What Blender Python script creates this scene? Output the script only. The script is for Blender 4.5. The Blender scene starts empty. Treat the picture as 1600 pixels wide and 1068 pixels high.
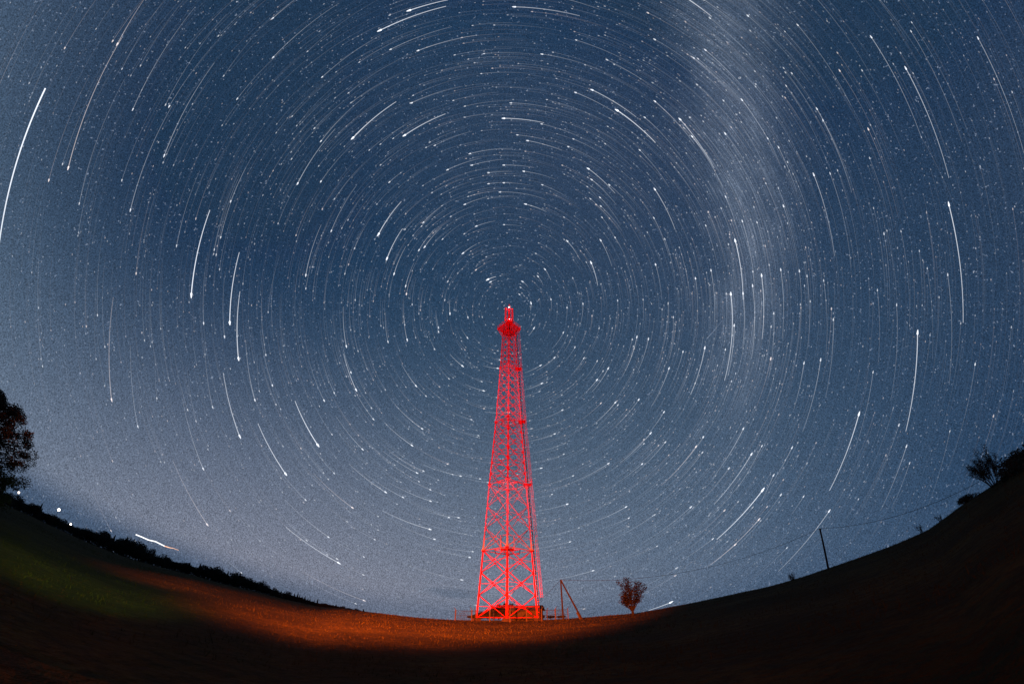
import bpy, math, random
from mathutils import Vector, Matrix, noise
import numpy as np
R = math.radians
random.seed(7)
rng = np.random.default_rng(11)
sc = bpy.context.scene
COL = sc.collection
# ------------------------------------------------------------------ camera
# stereographic fisheye, tilted up 43.8 degrees; camera stands at the origin, its ground is 1.6 m below
FPX = 540.0
TILT = 2 * math.atan(434 / (2 * FPX))
cam = bpy.data.cameras.new('camera')
co = bpy.data.objects.new('camera', cam); COL.objects.link(co)
co.location = (0, 0, 0); co.rotation_euler = (math.pi / 2 + TILT, 0, 0)
cam.type = 'PANO'; cam.sensor_fit = 'HORIZONTAL'; cam.sensor_width = 36.0
cam.clip_start = .05; cam.clip_end = 20000
FMM = FPX * 36 / 1600
_r = np.linspace(0, 22.5, 200)
_A = np.stack([_r, _r ** 2, _r ** 3, _r ** 4], 1)
_k = np.linalg.lstsq(_A, 2 * np.arctan(_r / (2 * FMM)), rcond=None)[0]
for tgt in (cam, getattr(cam, 'cycles', None)):
    try:
        tgt.panorama_type = 'FISHEYE_LENS_POLYNOMIAL'
        tgt.fisheye_polynomial_k0 = 0.0
        tgt.fisheye_polynomial_k1 = -float(_k[0]); tgt.fisheye_polynomial_k2 = -float(_k[1])
        tgt.fisheye_polynomial_k3 = -float(_k[2]); tgt.fisheye_polynomial_k4 = -float(_k[3])
        tgt.fisheye_fov = R(200)
    except Exception as e:
        print('cam', e)
sc.camera = co


def pdir(x, y):
    """direction seen at a photo pixel (1600 x 1068)"""
    u, v = x - 800, 534 - y
    r = math.hypot(u, v) + 1e-9; t = 2 * math.atan(r / 2 / FPX); s = math.sin(t) / r
    X, Y, Z = u * s, math.cos(t), v * s
    return Vector((X, Y * math.cos(TILT) - Z * math.sin(TILT), Y * math.sin(TILT) + Z * math.cos(TILT)))


def polar(az, el, r):
    a = R(az)
    return Vector((r * math.sin(a), r * math.cos(a), r * math.tan(R(el))))


POLE = pdir(791, 486)
PU = POLE.cross(Vector((0, 0, 1))).normalized()      # in the equator plane
PV = POLE.cross(PU).normalized()


def equ(d):
    d = d.normalized()
    return math.acos(max(-1, min(1, d.dot(POLE)))), math.atan2(d.dot(PV), d.dot(PU))


def from_equ(c, h):
    return POLE * math.cos(c) + (PU * math.cos(h) + PV * math.sin(h)) * math.sin(c)


# milky way great circle through points seen in the photo
_mp = [(1065, 15), (1130, 100), (1178, 190), (1205, 290), (1190, 400), (1160, 500), (1150, 620), (1110, 730)]
_M = np.array([pdir(*p) for p in _mp])
MWN = Vector(np.linalg.svd(_M)[2][-1])

# ------------------------------------------------------------------ world (night sky)
w = bpy.data.worlds.new('World'); sc.world = w; w.use_nodes = True
nt = w.node_tree; nt.nodes.clear()


class NG:
    def __init__(s, nt): s.nt = nt
    def n(s, t, **k):
        x = s.nt.nodes.new(t)
        for a, b in k.items(): setattr(x, a, b)
        return x
    def put(s, sock, v):
        if isinstance(v, (int, float)): sock.default_value = v
        elif isinstance(v, (tuple, list, Vector)):
            sock.default_value = tuple(v) if len(v) == len(sock.default_value) else tuple(v) + (1,)
        else: s.nt.links.new(v, sock)
    def m(s, op, a, b=0.0, c=0.0):
        x = s.n('ShaderNodeMath', operation=op)
        for i, v in enumerate((a, b, c)): s.put(x.inputs[i], v)
        return x.outputs[0]
    def dot(s, a, b):
        x = s.n('ShaderNodeVectorMath', operation='DOT_PRODUCT'); s.put(x.inputs[0], a); s.put(x.inputs[1], b)
        return x.outputs['Value']
    def mr(s, v, a, b, c=0.0, d=1.0, smooth=True):
        x = s.n('ShaderNodeMapRange', interpolation_type='SMOOTHSTEP' if smooth else 'LINEAR')
        for i, q in enumerate((v, a, b, c, d)): s.put(x.inputs[i], q)
        return x.outputs[0]
    def mix(s, f, a, b, mode='MIX'):
        x = s.n('ShaderNodeMix', data_type='RGBA', blend_type=mode)
        s.put(x.inputs[0], f); s.put(x.inputs[6], a); s.put(x.inputs[7], b)
        return x.outputs[2]
    def noise(s, vec, scale, detail=2, rough=.5):
        x = s.n('ShaderNodeTexNoise'); s.put(x.inputs['Vector'], vec)
        x.inputs['Scale'].default_value = scale; x.inputs['Detail'].default_value = detail
        x.inputs['Roughness'].default_value = rough
        return x.outputs['Fac']
    def comb(s, x, y, z):
        c = s.n('ShaderNodeCombineXYZ')
        for i, v in enumerate((x, y, z)): s.put(c.inputs[i], v)
        return c.outputs[0]
    def ramp(s, v, stops, interp='LINEAR'):
        x = s.n('ShaderNodeValToRGB'); cr = x.color_ramp; cr.interpolation = interp
        s.put(x.inputs[0], v)
        while len(cr.elements) < len(stops): cr.elements.new(.5)
        for e, (p, c) in zip(cr.elements, stops):
            e.position = p; e.color = tuple(c) + (1,)
        return x.outputs[0]


def lin(r, g, b):
    return tuple((c / 255 / 12.92 if c < 10.3 else ((c / 255 + .055) / 1.055) ** 2.4) for c in (r, g, b))


g = NG(nt)
tc = g.n('ShaderNodeTexCoord').outputs['Generated']
nm = g.n('ShaderNodeVectorMath', operation='NORMALIZE'); g.put(nm.inputs[0], tc); D = nm.outputs[0]
sep = g.n('ShaderNodeSeparateXYZ'); g.put(sep.inputs[0], D)
dx, dy, dz = sep.outputs
az = g.m('ARCTAN2', dx, dy)                                   # radians, 0 = towards the tower
eln = g.m('MULTIPLY', g.m('ARCSINE', dz), 2 / math.pi)
# brightness of the night sky by direction (airglow and town glow low in the left, darkest overhead): smooth fit in x, y, z
SKY = [(30, 30, 66, 86, 110), (200, 200, 30, 52, 80), (100, 450, 72, 92, 115), (100, 700, 106, 118, 138), (300, 800, 126, 131, 147), (950, 900, 112, 122, 140),
       (1400, 700, 60, 81, 107), (1500, 100, 29, 51, 79), (450, 100, 35, 58, 85), (600, 700, 80, 98, 122), (600, 900, 136, 139, 154), (1250, 260, 50, 70, 98), (800, 400, 44, 67, 95),
       (600, 500, 47, 70, 98), (1000, 600, 62, 83, 108), (1550, 600, 52, 76, 104), (1300, 150, 40, 63, 92), (20, 250, 82, 100, 124), (300, 100, 35, 58, 87), (800, 100, 37, 60, 89),
       (30, 500, 90, 106, 128), (250, 450, 48, 72, 100), (500, 400, 40, 64, 92), (1400, 400, 36, 60, 89), (1570, 350, 42, 66, 94), (150, 100, 40, 62, 88), (230, 330, 36, 58, 86), (1400, 250, 34, 58, 86), (200, 700, 96, 111, 134), (400, 750, 98, 112, 134),
       (500, 650, 70, 90, 115), (700, 650, 67, 87, 111), (700, 800, 98, 112, 133), (850, 700, 76, 95, 118), (900, 800, 92, 108, 130), (1100, 800, 82, 101, 125), (1200, 700, 70, 91, 116),
       (1300, 800, 62, 85, 112), (1400, 820, 52, 76, 105), (1550, 700, 42, 66, 95), (200, 790, 118, 124, 142), (400, 860, 134, 137, 152), (500, 920, 130, 134, 150), (1000, 930, 100, 117, 139),
       (1150, 890, 78, 100, 127), (60, 740, 96, 111, 133), (1590, 30, 44, 66, 95), (1000, 300, 40, 63, 91), (650, 250, 38, 61, 89), (750, 940, 112, 122, 143)]
_D = np.array([pdir(a, b) for a, b, *_ in SKY]); _C = np.array([lin(*c) for _, _, *c in SKY])
TERMS = [(0, 0, 0), (1, 0, 0), (0, 1, 0), (0, 0, 1), (2, 0, 0), (0, 0, 2), (1, 1, 0), (1, 0, 1), (0, 1, 1), (3, 0, 0), (0, 0, 3), (2, 0, 1), (1, 0, 2), (2, 1, 0), (0, 1, 2), (1, 1, 1), (4, 0, 0), (3, 0, 1), (2, 0, 2)]
_B = np.stack([_D[:, 0] ** i * _D[:, 1] ** j * _D[:, 2] ** k for i, j, k in TERMS], 1)
_B0, _C0 = _B, _C; _wt = (1 / (.02 + _C.mean(1)))[:, None] * .1; _B, _C = _B * _wt, _C * _wt
_X = np.linalg.solve(_B.T @ _B + 1.0e-3 * np.eye(len(TERMS)), _B.T @ _C)
print('sky fit err (8 bit-ish)', float(np.abs(_B @ _X - _C).max()), float(np.abs(_B @ _X - _C).mean()))
zc = g.m('MAXIMUM', dz, 0.0); yc = g.m('MAXIMUM', dy, -.55)
acc = None
for (i, j, k), co3 in zip(TERMS, _X):
    tv = None
    for e, v in ((i, dx), (j, yc), (k, zc)):
        for _ in range(e): tv = v if tv is None else g.m('MULTIPLY', tv, v)
    cv = g.n('ShaderNodeVectorMath', operation='SCALE'); g.put(cv.inputs[0], tuple(float(q) for q in co3)); g.put(cv.inputs[3], 1.0 if tv is None else tv)
    if acc is None: acc = cv.outputs[0]
    else:
        ad = g.n('ShaderNodeVectorMath', operation='ADD'); g.put(ad.inputs[0], acc); g.put(ad.inputs[1], cv.outputs[0]); acc = ad.outputs[0]
mx = g.n('ShaderNodeVectorMath', operation='MAXIMUM'); g.put(mx.inputs[0], acc); g.put(mx.inputs[1], lin(33, 57, 84))
mn = g.n('ShaderNodeVectorMath', operation='MINIMUM'); g.put(mn.inputs[0], mx.outputs[0]); g.put(mn.inputs[1], lin(140, 142, 157))
skyc = mn.outputs[0]
# darker bluish air just above the skyline, deepest at the far left
hz = g.m('MULTIPLY', g.mr(eln, .045, .0), g.mr(az, -.1, -1.0, .45, .9))
skyc = g.mix(hz, skyc, lin(62, 84, 112))
# small flat cloud left of the tower foot
cd = pdir(712, 926); cz_ = g.m('SUBTRACT', dz, cd.z); ca_ = g.m('SUBTRACT', az, math.atan2(cd.x, cd.y))
cn = g.noise(g.comb(g.m('MULTIPLY', az, 14.0), g.m('MULTIPLY', dz, 60.0), 2.0), 1.0, 3)
cl_ = g.m('ADD', g.m('POWER', g.m('DIVIDE', ca_, .10), 2.0), g.m('POWER', g.m('DIVIDE', cz_, .016), 2.0))
cl_ = g.m('MULTIPLY', g.mr(g.m('ADD', cl_, g.m('MULTIPLY', cn, .9)), 1.5, .4), .55)
skyc = g.mix(cl_, skyc, lin(84, 100, 122))
# milky way
mw = g.dot(D, tuple(MWN))
pd = g.dot(D, tuple(POLE)); pu = g.dot(D, tuple(PU)); pv = g.dot(D, tuple(PV))
cod = g.m('ARCCOSINE', pd); ha = g.m('ARCTAN2', pv, pu)
n1 = g.noise(g.comb(g.m('MULTIPLY', cod, 5.0), g.m('MULTIPLY', ha, 1.4), 0.0), 1.0, 4, .55)
off = g.m('MULTIPLY', g.m('SUBTRACT', n1, .5), .22)
band = g.m('POWER', 2.718, g.m('MULTIPLY', g.m('POWER', g.m('ABSOLUTE', g.m('ADD', mw, off)), 2.0), -120.0))
side = g.m('MULTIPLY', g.mr(dx, .02, .3), g.mr(dz, .10, .85, .0, 1.25))
n2 = g.noise(g.comb(g.m('MULTIPLY', cod, 22.0), g.m('MULTIPLY', ha, 5.0), 3.0), 1.0, 3, .6)
mwf = g.m('MULTIPLY', g.m('MULTIPLY', band, side), g.mr(n2, .30, .68, .6, 1.2))
skyc = g.mix(g.m('MULTIPLY', mwf, .30), skyc, lin(112, 126, 147))
# unresolved trails: noise drawn out along the daily rotation
s1 = g.noise(g.comb(g.m('MULTIPLY', cod, 230.0), g.m('MULTIPLY', ha, 5.0), 0.0), 1.0, 2, .6)
s2 = g.noise(g.comb(g.m('MULTIPLY', cod, 420.0), g.m('MULTIPLY', ha, 8.0), 9.0), 1.0, 1, .6)
st = g.m('ADD', g.m('MULTIPLY', g.mr(s1, .50, .78), .50), g.m('MULTIPLY', g.mr(s2, .52, .8), .35))
st = g.m('MULTIPLY', st, g.m('ADD', .12, g.m('MULTIPLY', mwf, .7)))
st = g.m('MULTIPLY', st, g.mr(cod, 1.4, .4, .55, 1.0))
skyc = g.mix(st, skyc, lin(150, 165, 188))
# fine speckle of faint stars
v1 = g.noise(D, 400.0, 1, .5)
spk = g.m('ADD', g.m('MULTIPLY', v1, 1.9), .0)
v2 = g.noise(D, 190.0, 1, .5)
sp2 = g.m('MULTIPLY', g.mr(v2, .66, .80), .5)
vm = g.n('ShaderNodeVectorMath', operation='SCALE'); g.put(vm.inputs[0], skyc); g.put(vm.inputs[3], spk)
skyc = g.mix(sp2, vm.outputs[0], lin(160, 175, 200))
bg = g.n('ShaderNodeBackground'); g.put(bg.inputs[0], skyc); bg.inputs[1].default_value = 1.0
wo = g.n('ShaderNodeOutputWorld'); nt.links.new(bg.outputs[0], wo.inputs[0])
w.cycles.sampling_method = 'MANUAL'; w.cycles.sample_map_resolution = 512

# ------------------------------------------------------------------ exposure
vs = sc.view_settings
vs.view_transform = 'Standard'; vs.look = 'None'; vs.exposure = 0; vs.gamma = 1; vs.use_curve_mapping = False
sc.display_settings.display_device = 'sRGB'
sc.cycles.max_bounces = 4; sc.cycles.transparent_max_bounces = 24


def spot(name, loc, aim, col, power, size, blend, sx=1.0, radius=.4):
    l = bpy.data.lights.new(name, 'SPOT'); l.energy = power; l.color = col
    l.spot_size = R(size); l.spot_blend = blend; l.shadow_soft_size = radius
    o = bpy.data.objects.new(name, l); COL.objects.link(o); o.location = loc
    o.rotation_euler = (Vector(aim) - Vector(loc)).to_track_quat('-Z', 'Y').to_euler()
    o.scale = (sx, 1, 1)
    return o


RED = (1, .022, .036)
spot('tower_torch', (-9, -4, 1.0), (-.9, 70, 58), RED, 720000, 66, .7)
spot('field_wash_spot', (-14, -22, 9.0), (-5, 72, -1.2), (1, .14, .010), 3100000, 21.5, 1.0, 2.15, 1.0)  # unseen spot added high behind the camera to wash the meadow orange
spot('field_wash_spot_wide', (-14, -22, 9.0), (-44, 92, -2.5), (1, .15, .015), 900000, 19, 1.0, 2.0, 1.0)  # second added spot from the same place, carries the wash further left
spot('spill_fill_spot', (-14, -22, 9.0), (16, 40, -1.5), (1, .13, .01), 14000, 62, 1.0, 1.5, 1.0)  # added weak broad fill, a faint glow over foreground and right slope
spot('green_torch', (-3, -1, 2.2), (-21.5, 15.5, -1.7), (.66, 1, .10), 15000, 30, 1.0, 1.5, .3)


# ------------------------------------------------------------------ helpers
def tag(o, label=None, cat=None, group=None, kind=None):
    if label: o['label'] = label
    if cat: o['category'] = cat
    if group: o['group'] = group
    if kind: o['kind'] = kind
    return o


def empty(name, loc, label, cat, group=None, rz=0):
    o = bpy.data.objects.new(name, None); COL.objects.link(o); o.location = loc; o.rotation_euler = (0, 0, rz)
    o.empty_display_size = .2
    return tag(o, label, cat, group)


class MB:
    def __init__(s): s.v = []; s.f = []
    def poly(s, pts):
        b = len(s.v); s.v += [tuple(p) for p in pts]; s.f.append(tuple(range(b, b + len(pts))))
    def tube(s, p, q, r0, r1=None, n=6, cap=True, roll=0):
        r1 = r0 if r1 is None else r1
        p, q = Vector(p), Vector(q); d = (q - p)
        if d.length < 1e-6: return
        d.normalize(); a = d.cross(Vector((0, 0, 1)) if abs(d.z) < .9 else Vector((1, 0, 0))).normalized(); b = d.cross(a)
        i0 = len(s.v)
        for c, r in ((p, r0), (q, r1)):
            for k in range(n):
                t = 2 * math.pi * k / n + roll
                s.v.append(tuple(c + (a * math.cos(t) + b * math.sin(t)) * r))
        for k in range(n):
            s.f.append((i0 + k, i0 + (k + 1) % n, i0 + n + (k + 1) % n, i0 + n + k))
        if cap: s.f.append(tuple(i0 + k for k in range(n))[::-1]); s.f.append(tuple(i0 + n + k for k in range(n)))
    def angle(s, p, q, w, t=.02, ref=(0, 0, 1), flip=1):
        """rolled steel angle section"""
        p, q = Vector(p), Vector(q); d = (q - p).normalized(); ref = Vector(ref)
        if abs(d.dot(ref)) > .98: ref = Vector((1, 0, 0))
        a = d.cross(ref).normalized() * flip; b = d.cross(a).normalized()
        prof = [(0, 0), (w, 0), (w, t), (t, t), (t, w), (0, w)]
        i0 = len(s.v)
        for c in (p, q):
            for x, y in prof: s.v.append(tuple(c + a * (x - w * .3) + b * (y - w * .3)))
        for k in range(6): s.f.append((i0 + k, i0 + (k + 1) % 6, i0 + 6 + (k + 1) % 6, i0 + 6 + k))
        s.f.append(tuple(i0 + k for k in range(6))[::-1]); s.f.append(tuple(i0 + 6 + k for k in range(6)))
    def box(s, c, sx, sy, sz, rz=0):
        c = Vector(c); m = Matrix.Rotation(rz, 3, 'Z'); i0 = len(s.v)
        for z in (-1, 1):
            for x, y in ((-1, -1), (1, -1), (1, 1), (-1, 1)):
                s.v.append(tuple(c + m @ Vector((x * sx / 2, y * sy / 2, z * sz / 2))))
        for f in ((3, 2, 1, 0), (4, 5, 6, 7), (0, 1, 5, 4), (1, 2, 6, 5), (2, 3, 7, 6), (3, 0, 4, 7)):
            s.f.append(tuple(i0 + k for k in f))
    def sphere(s, c, r, nu=12, nv=8, sz=1):
        c = Vector(c); i0 = len(s.v)
        s.v.append(tuple(c + Vector((0, 0, r * sz))))
        for j in range(1, nv):
            for i in range(nu):
                t = math.pi * j / nv; p = 2 * math.pi * i / nu
                s.v.append(tuple(c + Vector((r * math.sin(t) * math.cos(p), r * math.sin(t) * math.sin(p), r * sz * math.cos(t)))))
        s.v.append(tuple(c - Vector((0, 0, r * sz)))); e = len(s.v) - 1
        for i in range(nu):
            s.f.append((i0, i0 + 1 + i, i0 + 1 + (i + 1) % nu))
            s.f.append((e, e - nu + (i + 1) % nu, e - nu + i))
        for j in range(nv - 2):
            for i in range(nu):
                a = i0 + 1 + j * nu
                s.f.append((a + i, a + nu + i, a + nu + (i + 1) % nu, a + (i + 1) % nu))
    def build(s, name, mat, parent=None, smooth=False):
        me = bpy.data.meshes.new(name); me.from_pydata(s.v, [], s.f); me.update()
        me.materials.append(mat)
        if smooth: me.polygons.foreach_set('use_smooth', [True] * len(me.polygons))
        o = bpy.data.objects.new(name, me); COL.objects.link(o); o.parent = parent
        return o


def mat(name, col, rough=.7, metal=0, var=.25, scale=6.0, bump=0.0, emit=None, estr=0, spec=.3, space='Object'):
    m = bpy.data.materials.new(name); m.use_nodes = True
    t = m.node_tree; t.nodes.clear(); q = NG(t)
    o = q.n('ShaderNodeOutputMaterial'); b = q.n('ShaderNodeBsdfPrincipled'); t.links.new(b.outputs[0], o.inputs[0])
    vec = q.n('ShaderNodeTexCoord').outputs[space]
    f = q.noise(vec, scale, 4, .6)
    c = q.mix(q.mr(f, .3, .7, 0, 1), tuple(x * (1 - var) for x in col), tuple(min(1, x * (1 + var)) for x in col))
    q.put(b.inputs['Base Color'], c); b.inputs['Roughness'].default_value = rough; b.inputs['Metallic'].default_value = metal
    b.inputs['Specular IOR Level'].default_value = spec
    if bump:
        bp = q.n('ShaderNodeBump'); bp.inputs['Strength'].default_value = bump; bp.inputs['Distance'].default_value = .05
        q.put(bp.inputs['Height'], q.noise(vec, scale * 4, 3)); t.links.new(bp.outputs[0], b.inputs['Normal'])
    if emit:
        b.inputs['Emission Color'].default_value = tuple(emit) + (1,); b.inputs['Emission Strength'].default_value = estr
    return m


TX, TY, TZ = -.87, 70.0, .30
TB = [12.3, 25.8, 41.0, 57.3]                                      # joints of the painted sections above TZ


def band_paint():
    m = bpy.data.materials.new('tower_paint'); m.use_nodes = True
    t = m.node_tree; t.nodes.clear(); q = NG(t)
    o = q.n('ShaderNodeOutputMaterial'); b = q.n('ShaderNodeBsdfPrincipled'); t.links.new(b.outputs[0], o.inputs[0])
    pos = q.n('ShaderNodeNewGeometry').outputs['Position']
    sp = q.n('ShaderNodeSeparateXYZ'); q.put(sp.inputs[0], pos); z = sp.outputs[2]
    w1 = q.m('MULTIPLY', q.m('GREATER_THAN', z, TB[0] + TZ), q.m('LESS_THAN', z, TB[1] + TZ))
    w2 = q.m('MULTIPLY', q.m('GREATER_THAN', z, TB[2] + TZ), q.m('LESS_THAN', z, TB[3] + TZ))
    n = q.noise(pos, 1.7, 5, .65)
    redc = q.mix(q.mr(n, .35, .7), (.50, .010, .018), (.30, .008, .013))
    whc = q.mix(q.mr(n, .35, .7), (.60, .36, .32), (.48, .27, .24))
    wh2 = q.mix(q.mr(n, .35, .7), (.58, .30, .28), (.46, .20, .18))
    c = q.mix(w1, q.mix(w2, redc, wh2), whc)
    q.put(b.inputs['Base Color'], c); b.inputs['Roughness'].default_value = .7
    b.inputs['Specular IOR Level'].default_value = .06
    return m


M = {}
M['paint'] = band_paint()
M['redpaint'] = mat('red_paint', (.48, .010, .018), .7, 0, .15, 2)
M['cable'] = mat('black_cable', (.012, .012, .014), .6, 0, .3, 3)
M['antenna'] = mat('antenna_shell', (.55, .16, .16), .5, 0, .08, 2)
M['steel'] = mat('steel', (.22, .21, .20), .5, .6, .3, 4)
M['wire'] = mat('fence_wire', (.03, .027, .025), .7, .2, .3, 4)
M['concrete'] = mat('concrete', (.05, .03, .03), .9, 0, .25, 3, .4)
M['wood'] = mat('weathered_wood', (.009, .005, .005), .85, 0, .45, 5, .5)
M['plank'] = mat('plank_wall', (.030, .020, .014), .85, 0, .35, 5, .4)
M['roof'] = mat('dark_roof', (.03, .028, .028), .85, 0, .4, 4, .4)
M['door'] = mat('dark_door', (.035, .03, .028), .8, 0, .3, 4)
M['bark'] = mat('bark', (.012, .008, .007), .9, 0, .4, 6, .5)
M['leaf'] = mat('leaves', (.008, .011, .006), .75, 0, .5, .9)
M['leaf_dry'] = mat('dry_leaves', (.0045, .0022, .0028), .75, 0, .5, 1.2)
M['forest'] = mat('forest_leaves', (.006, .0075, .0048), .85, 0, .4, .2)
M['bulb_white'] = mat('lamp_glow', (.8, .7, .6), .5, emit=(1, .86, .74), estr=9)
M['beacon'] = mat('beacon_glow', (.8, .5, .5), .5, emit=(1, .75, .78), estr=7)

# ------------------------------------------------------------------ ground
ELT = [(-180, -1.), (-95, -2.3), (-67.7, -2.15), (-64, -1.85), (-60, -1.8), (-56, -1.75), (-52, -1.6), (-48, -1.25), (-44, -.9), (-40, -.8),
       (-36, -.65), (-31, -.7), (-27, -.7), (-24, -.35), (-18, -.27), (-12, -.28), (-8, -.22), (-4, -.12), (0, -.08), (5, -.06), (10, -.02), (14, -.02),
       (18, -.12), (22, .03), (27, .12), (32, .12), (36, -.02), (40, -.03), (45, .03), (49, -.02), (53, -.12), (57, -.1), (60, .45),
       (62, .8), (65, 1.0), (68, 1.3), (72, 1.5), (100, 1.5), (180, -1.)]
RT = [(-180, 200), (-75, 300), (-30, 300), (-24, 150), (-18, 90), (0, 84), (20, 80), (45, 72), (56, 68), (62, 55), (75, 50), (100, 50), (180, 200)]
_ea, _eb = zip(*ELT); _ra, _rb = zip(*RT)


def el0(a): return float(np.interp(a, _ea, _eb))
def rad0(a): return float(np.interp(a, _ra, _rb))


def ground_z(x, y):
    r = math.hypot(x, y); a = math.degrees(math.atan2(x, y))
    R0 = rad0(a); t = min(1, r / R0); e = math.tan(R(el0(a)))
    z = -1.6 * (1 - t) ** 1.5 + min(r, R0) * e
    if r > R0:
        q = r - R0
        z += q * e - q * .004 - .035 * q * q / (q + 60)
    n = noise.noise(Vector((x * .09, y * .09, 0))) * .16 + noise.noise(Vector((x * .35, y * .35, 4))) * .05
    return z + n * min(1, r / 25) * (.5 if r > 45 else 1) * (.35 if r > 30 else 1)


def ground():
    rs = [0.0, 1, 2, 3, 4.5, 6, 8, 10, 12, 14, 16] + list(np.arange(18, 100, 1.6)) + list(np.geomspace(102, 320, 34)) + list(np.geomspace(335, 9000, 24))
    azs = list(np.arange(-180, -80, 5)) + list(np.arange(-80, 80, .8)) + list(np.arange(80, 180, 5))
    v = [(0, 0, -1.6)]; f = []
    na = len(azs)
    for r in rs[1:]:
        for a in azs:
            x, y = r * math.sin(R(a)), r * math.cos(R(a)); v.append((x, y, ground_z(x, y)))
    for i in range(na): f.append((0, 1 + (i + 1) % na, 1 + i))
    for j in range(len(rs) - 2):
        for i in range(na):
            a = 1 + j * na; b = a + na
            f.append((a + i, a + (i + 1) % na, b + (i + 1) % na, b + i))
    me = bpy.data.meshes.new('ground'); me.from_pydata(v, [], f); me.update()
    me.polygons.foreach_set('use_smooth', [True] * len(me.polygons))
    m = bpy.data.materials.new('meadow'); m.use_nodes = True; t = m.node_tree; t.nodes.clear(); q = NG(t)
    o = q.n('ShaderNodeOutputMaterial'); b = q.n('ShaderNodeBsdfPrincipled'); t.links.new(b.outputs[0], o.inputs[0])
    pos = q.n('ShaderNodeNewGeometry').outputs['Position']
    n1 = q.noise(pos, .16, 5, .65); n2 = q.noise(pos, 2.6, 4, .7)
    c = q.mix(q.mr(n1, .38, .64), (.024, .018, .004), (.050, .037, .009))
    c = q.mix(q.mr(n2, .40, .62, 0, .75), c, (.014, .012, .005))
    q.put(b.inputs['Base Color'], c); b.inputs['Roughness'].default_value = .95; b.inputs['Specular IOR Level'].default_value = .05
    bp = q.n('ShaderNodeBump'); bp.inputs['Strength'].default_value = .9; bp.inputs['Distance'].default_value = .35
    q.put(bp.inputs['Height'], q.m('ADD', q.noise(pos, 1.6, 5, .7), q.noise(pos, .3, 2))); t.links.new(bp.outputs[0], b.inputs['Normal'])
    me.materials.append(m)
    o = bpy.data.objects.new('ground', me); COL.objects.link(o); tag(o, 'dark grassy meadow lit orange towards the tower', kind='structure')


ground()


def grass():
    N = 52000
    v = []; f = []
    for i in range(N):
        a = random.uniform(-78, 70)
        r = 9 + 95 * random.random() ** 1.1
        if a < -22 and random.random() < .4: r = random.uniform(60, 200)
        x, y = r * math.sin(R(a)), r * math.cos(R(a))
        cl = noise.noise(Vector((x * .22, y * .22, 9)))
        if cl < -.25 and random.random() < .7: continue
        h = random.uniform(.05, .15) * (1 + .9 * max(0, cl)) * (1 if r < 60 else 1.25)
        if random.random() < .012: h *= 2.6
        if 55 < r < 88: h *= 1.15
        w_ = .012 + r * .00035; ph = random.uniform(0, 6.28); z = ground_z(x, y) - .03
        lx, ly = random.gauss(0, .35) * h, random.gauss(0, .35) * h
        cx, sy = math.cos(ph) * w_, math.sin(ph) * w_
        b = len(v)
        v += [(x - cx, y - sy, z), (x + cx, y + sy, z), (x + lx, y + ly, z + h)]; f.append((b, b + 1, b + 2))
    me = bpy.data.meshes.new('grass'); me.from_pydata(v, [], f); me.update()
    me.materials.append(mat('grass_blades', (.030, .023, .006), .9, 0, .4, .5, spec=.1))
    o = bpy.data.objects.new('grass', me); COL.objects.link(o)
    tag(o, 'rough meadow grass on the dark slope', 'grass', kind='stuff')


grass()

# ------------------------------------------------------------------ lattice tower
HD = [(0, 5.32), (12.3, 4.58), (25.8, 3.82), (41.0, 2.90), (57.3, 2.22), (70.0, 1.78)]
_hz, _hd = zip(*HD)
def hd(h): return float(np.interp(h, _hz, _hd))
LEGD = [(0, -1), (1, 0), (0, 1), (-1, 0)]                         # near, right, far, left corner
def leg(i, h): s = hd(h); return Vector((LEGD[i % 4][0] * s, LEGD[i % 4][1] * s, h))


tower = empty('lattice_tower', (TX, TY, TZ), 'tall red lattice tower with a railed platform and antennas at its top', 'tower')
NODES = [[0, 4.0, 8.1, 12.3], [12.3, 16.7, 21.1, 25.8],
         list(np.linspace(25.8, 41.0, 7)), list(np.linspace(41.0, 57.3, 8)), list(np.linspace(57.3, 70.0, 7))]
for i in range(4):
    mb = MB()
    for a, b in zip(_hz[:-1], _hz[1:]):
        wa = .36 - .18 * a / 70; wb = .36 - .18 * b / 70
        mb.tube(leg(i, a), leg(i, b), wa * .56, wb * .56, 4, roll=math.pi / 4)
    for a in _hz[1:-1]: mb.box(leg(i, a), .42, .42, .5, math.pi / 4)
    mb.build('leg', M['paint'], tower)
    mb = MB(); mb.box(leg(i, 0) + Vector((0, 0, -.45)), 1.1, 1.1, .7, math.pi / 4); mb.box(leg(i, 0) + Vector((0, 0, -.05)), .6, .6, .1, math.pi / 4)
    mb.build('footing', M['concrete'], tower)
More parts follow.
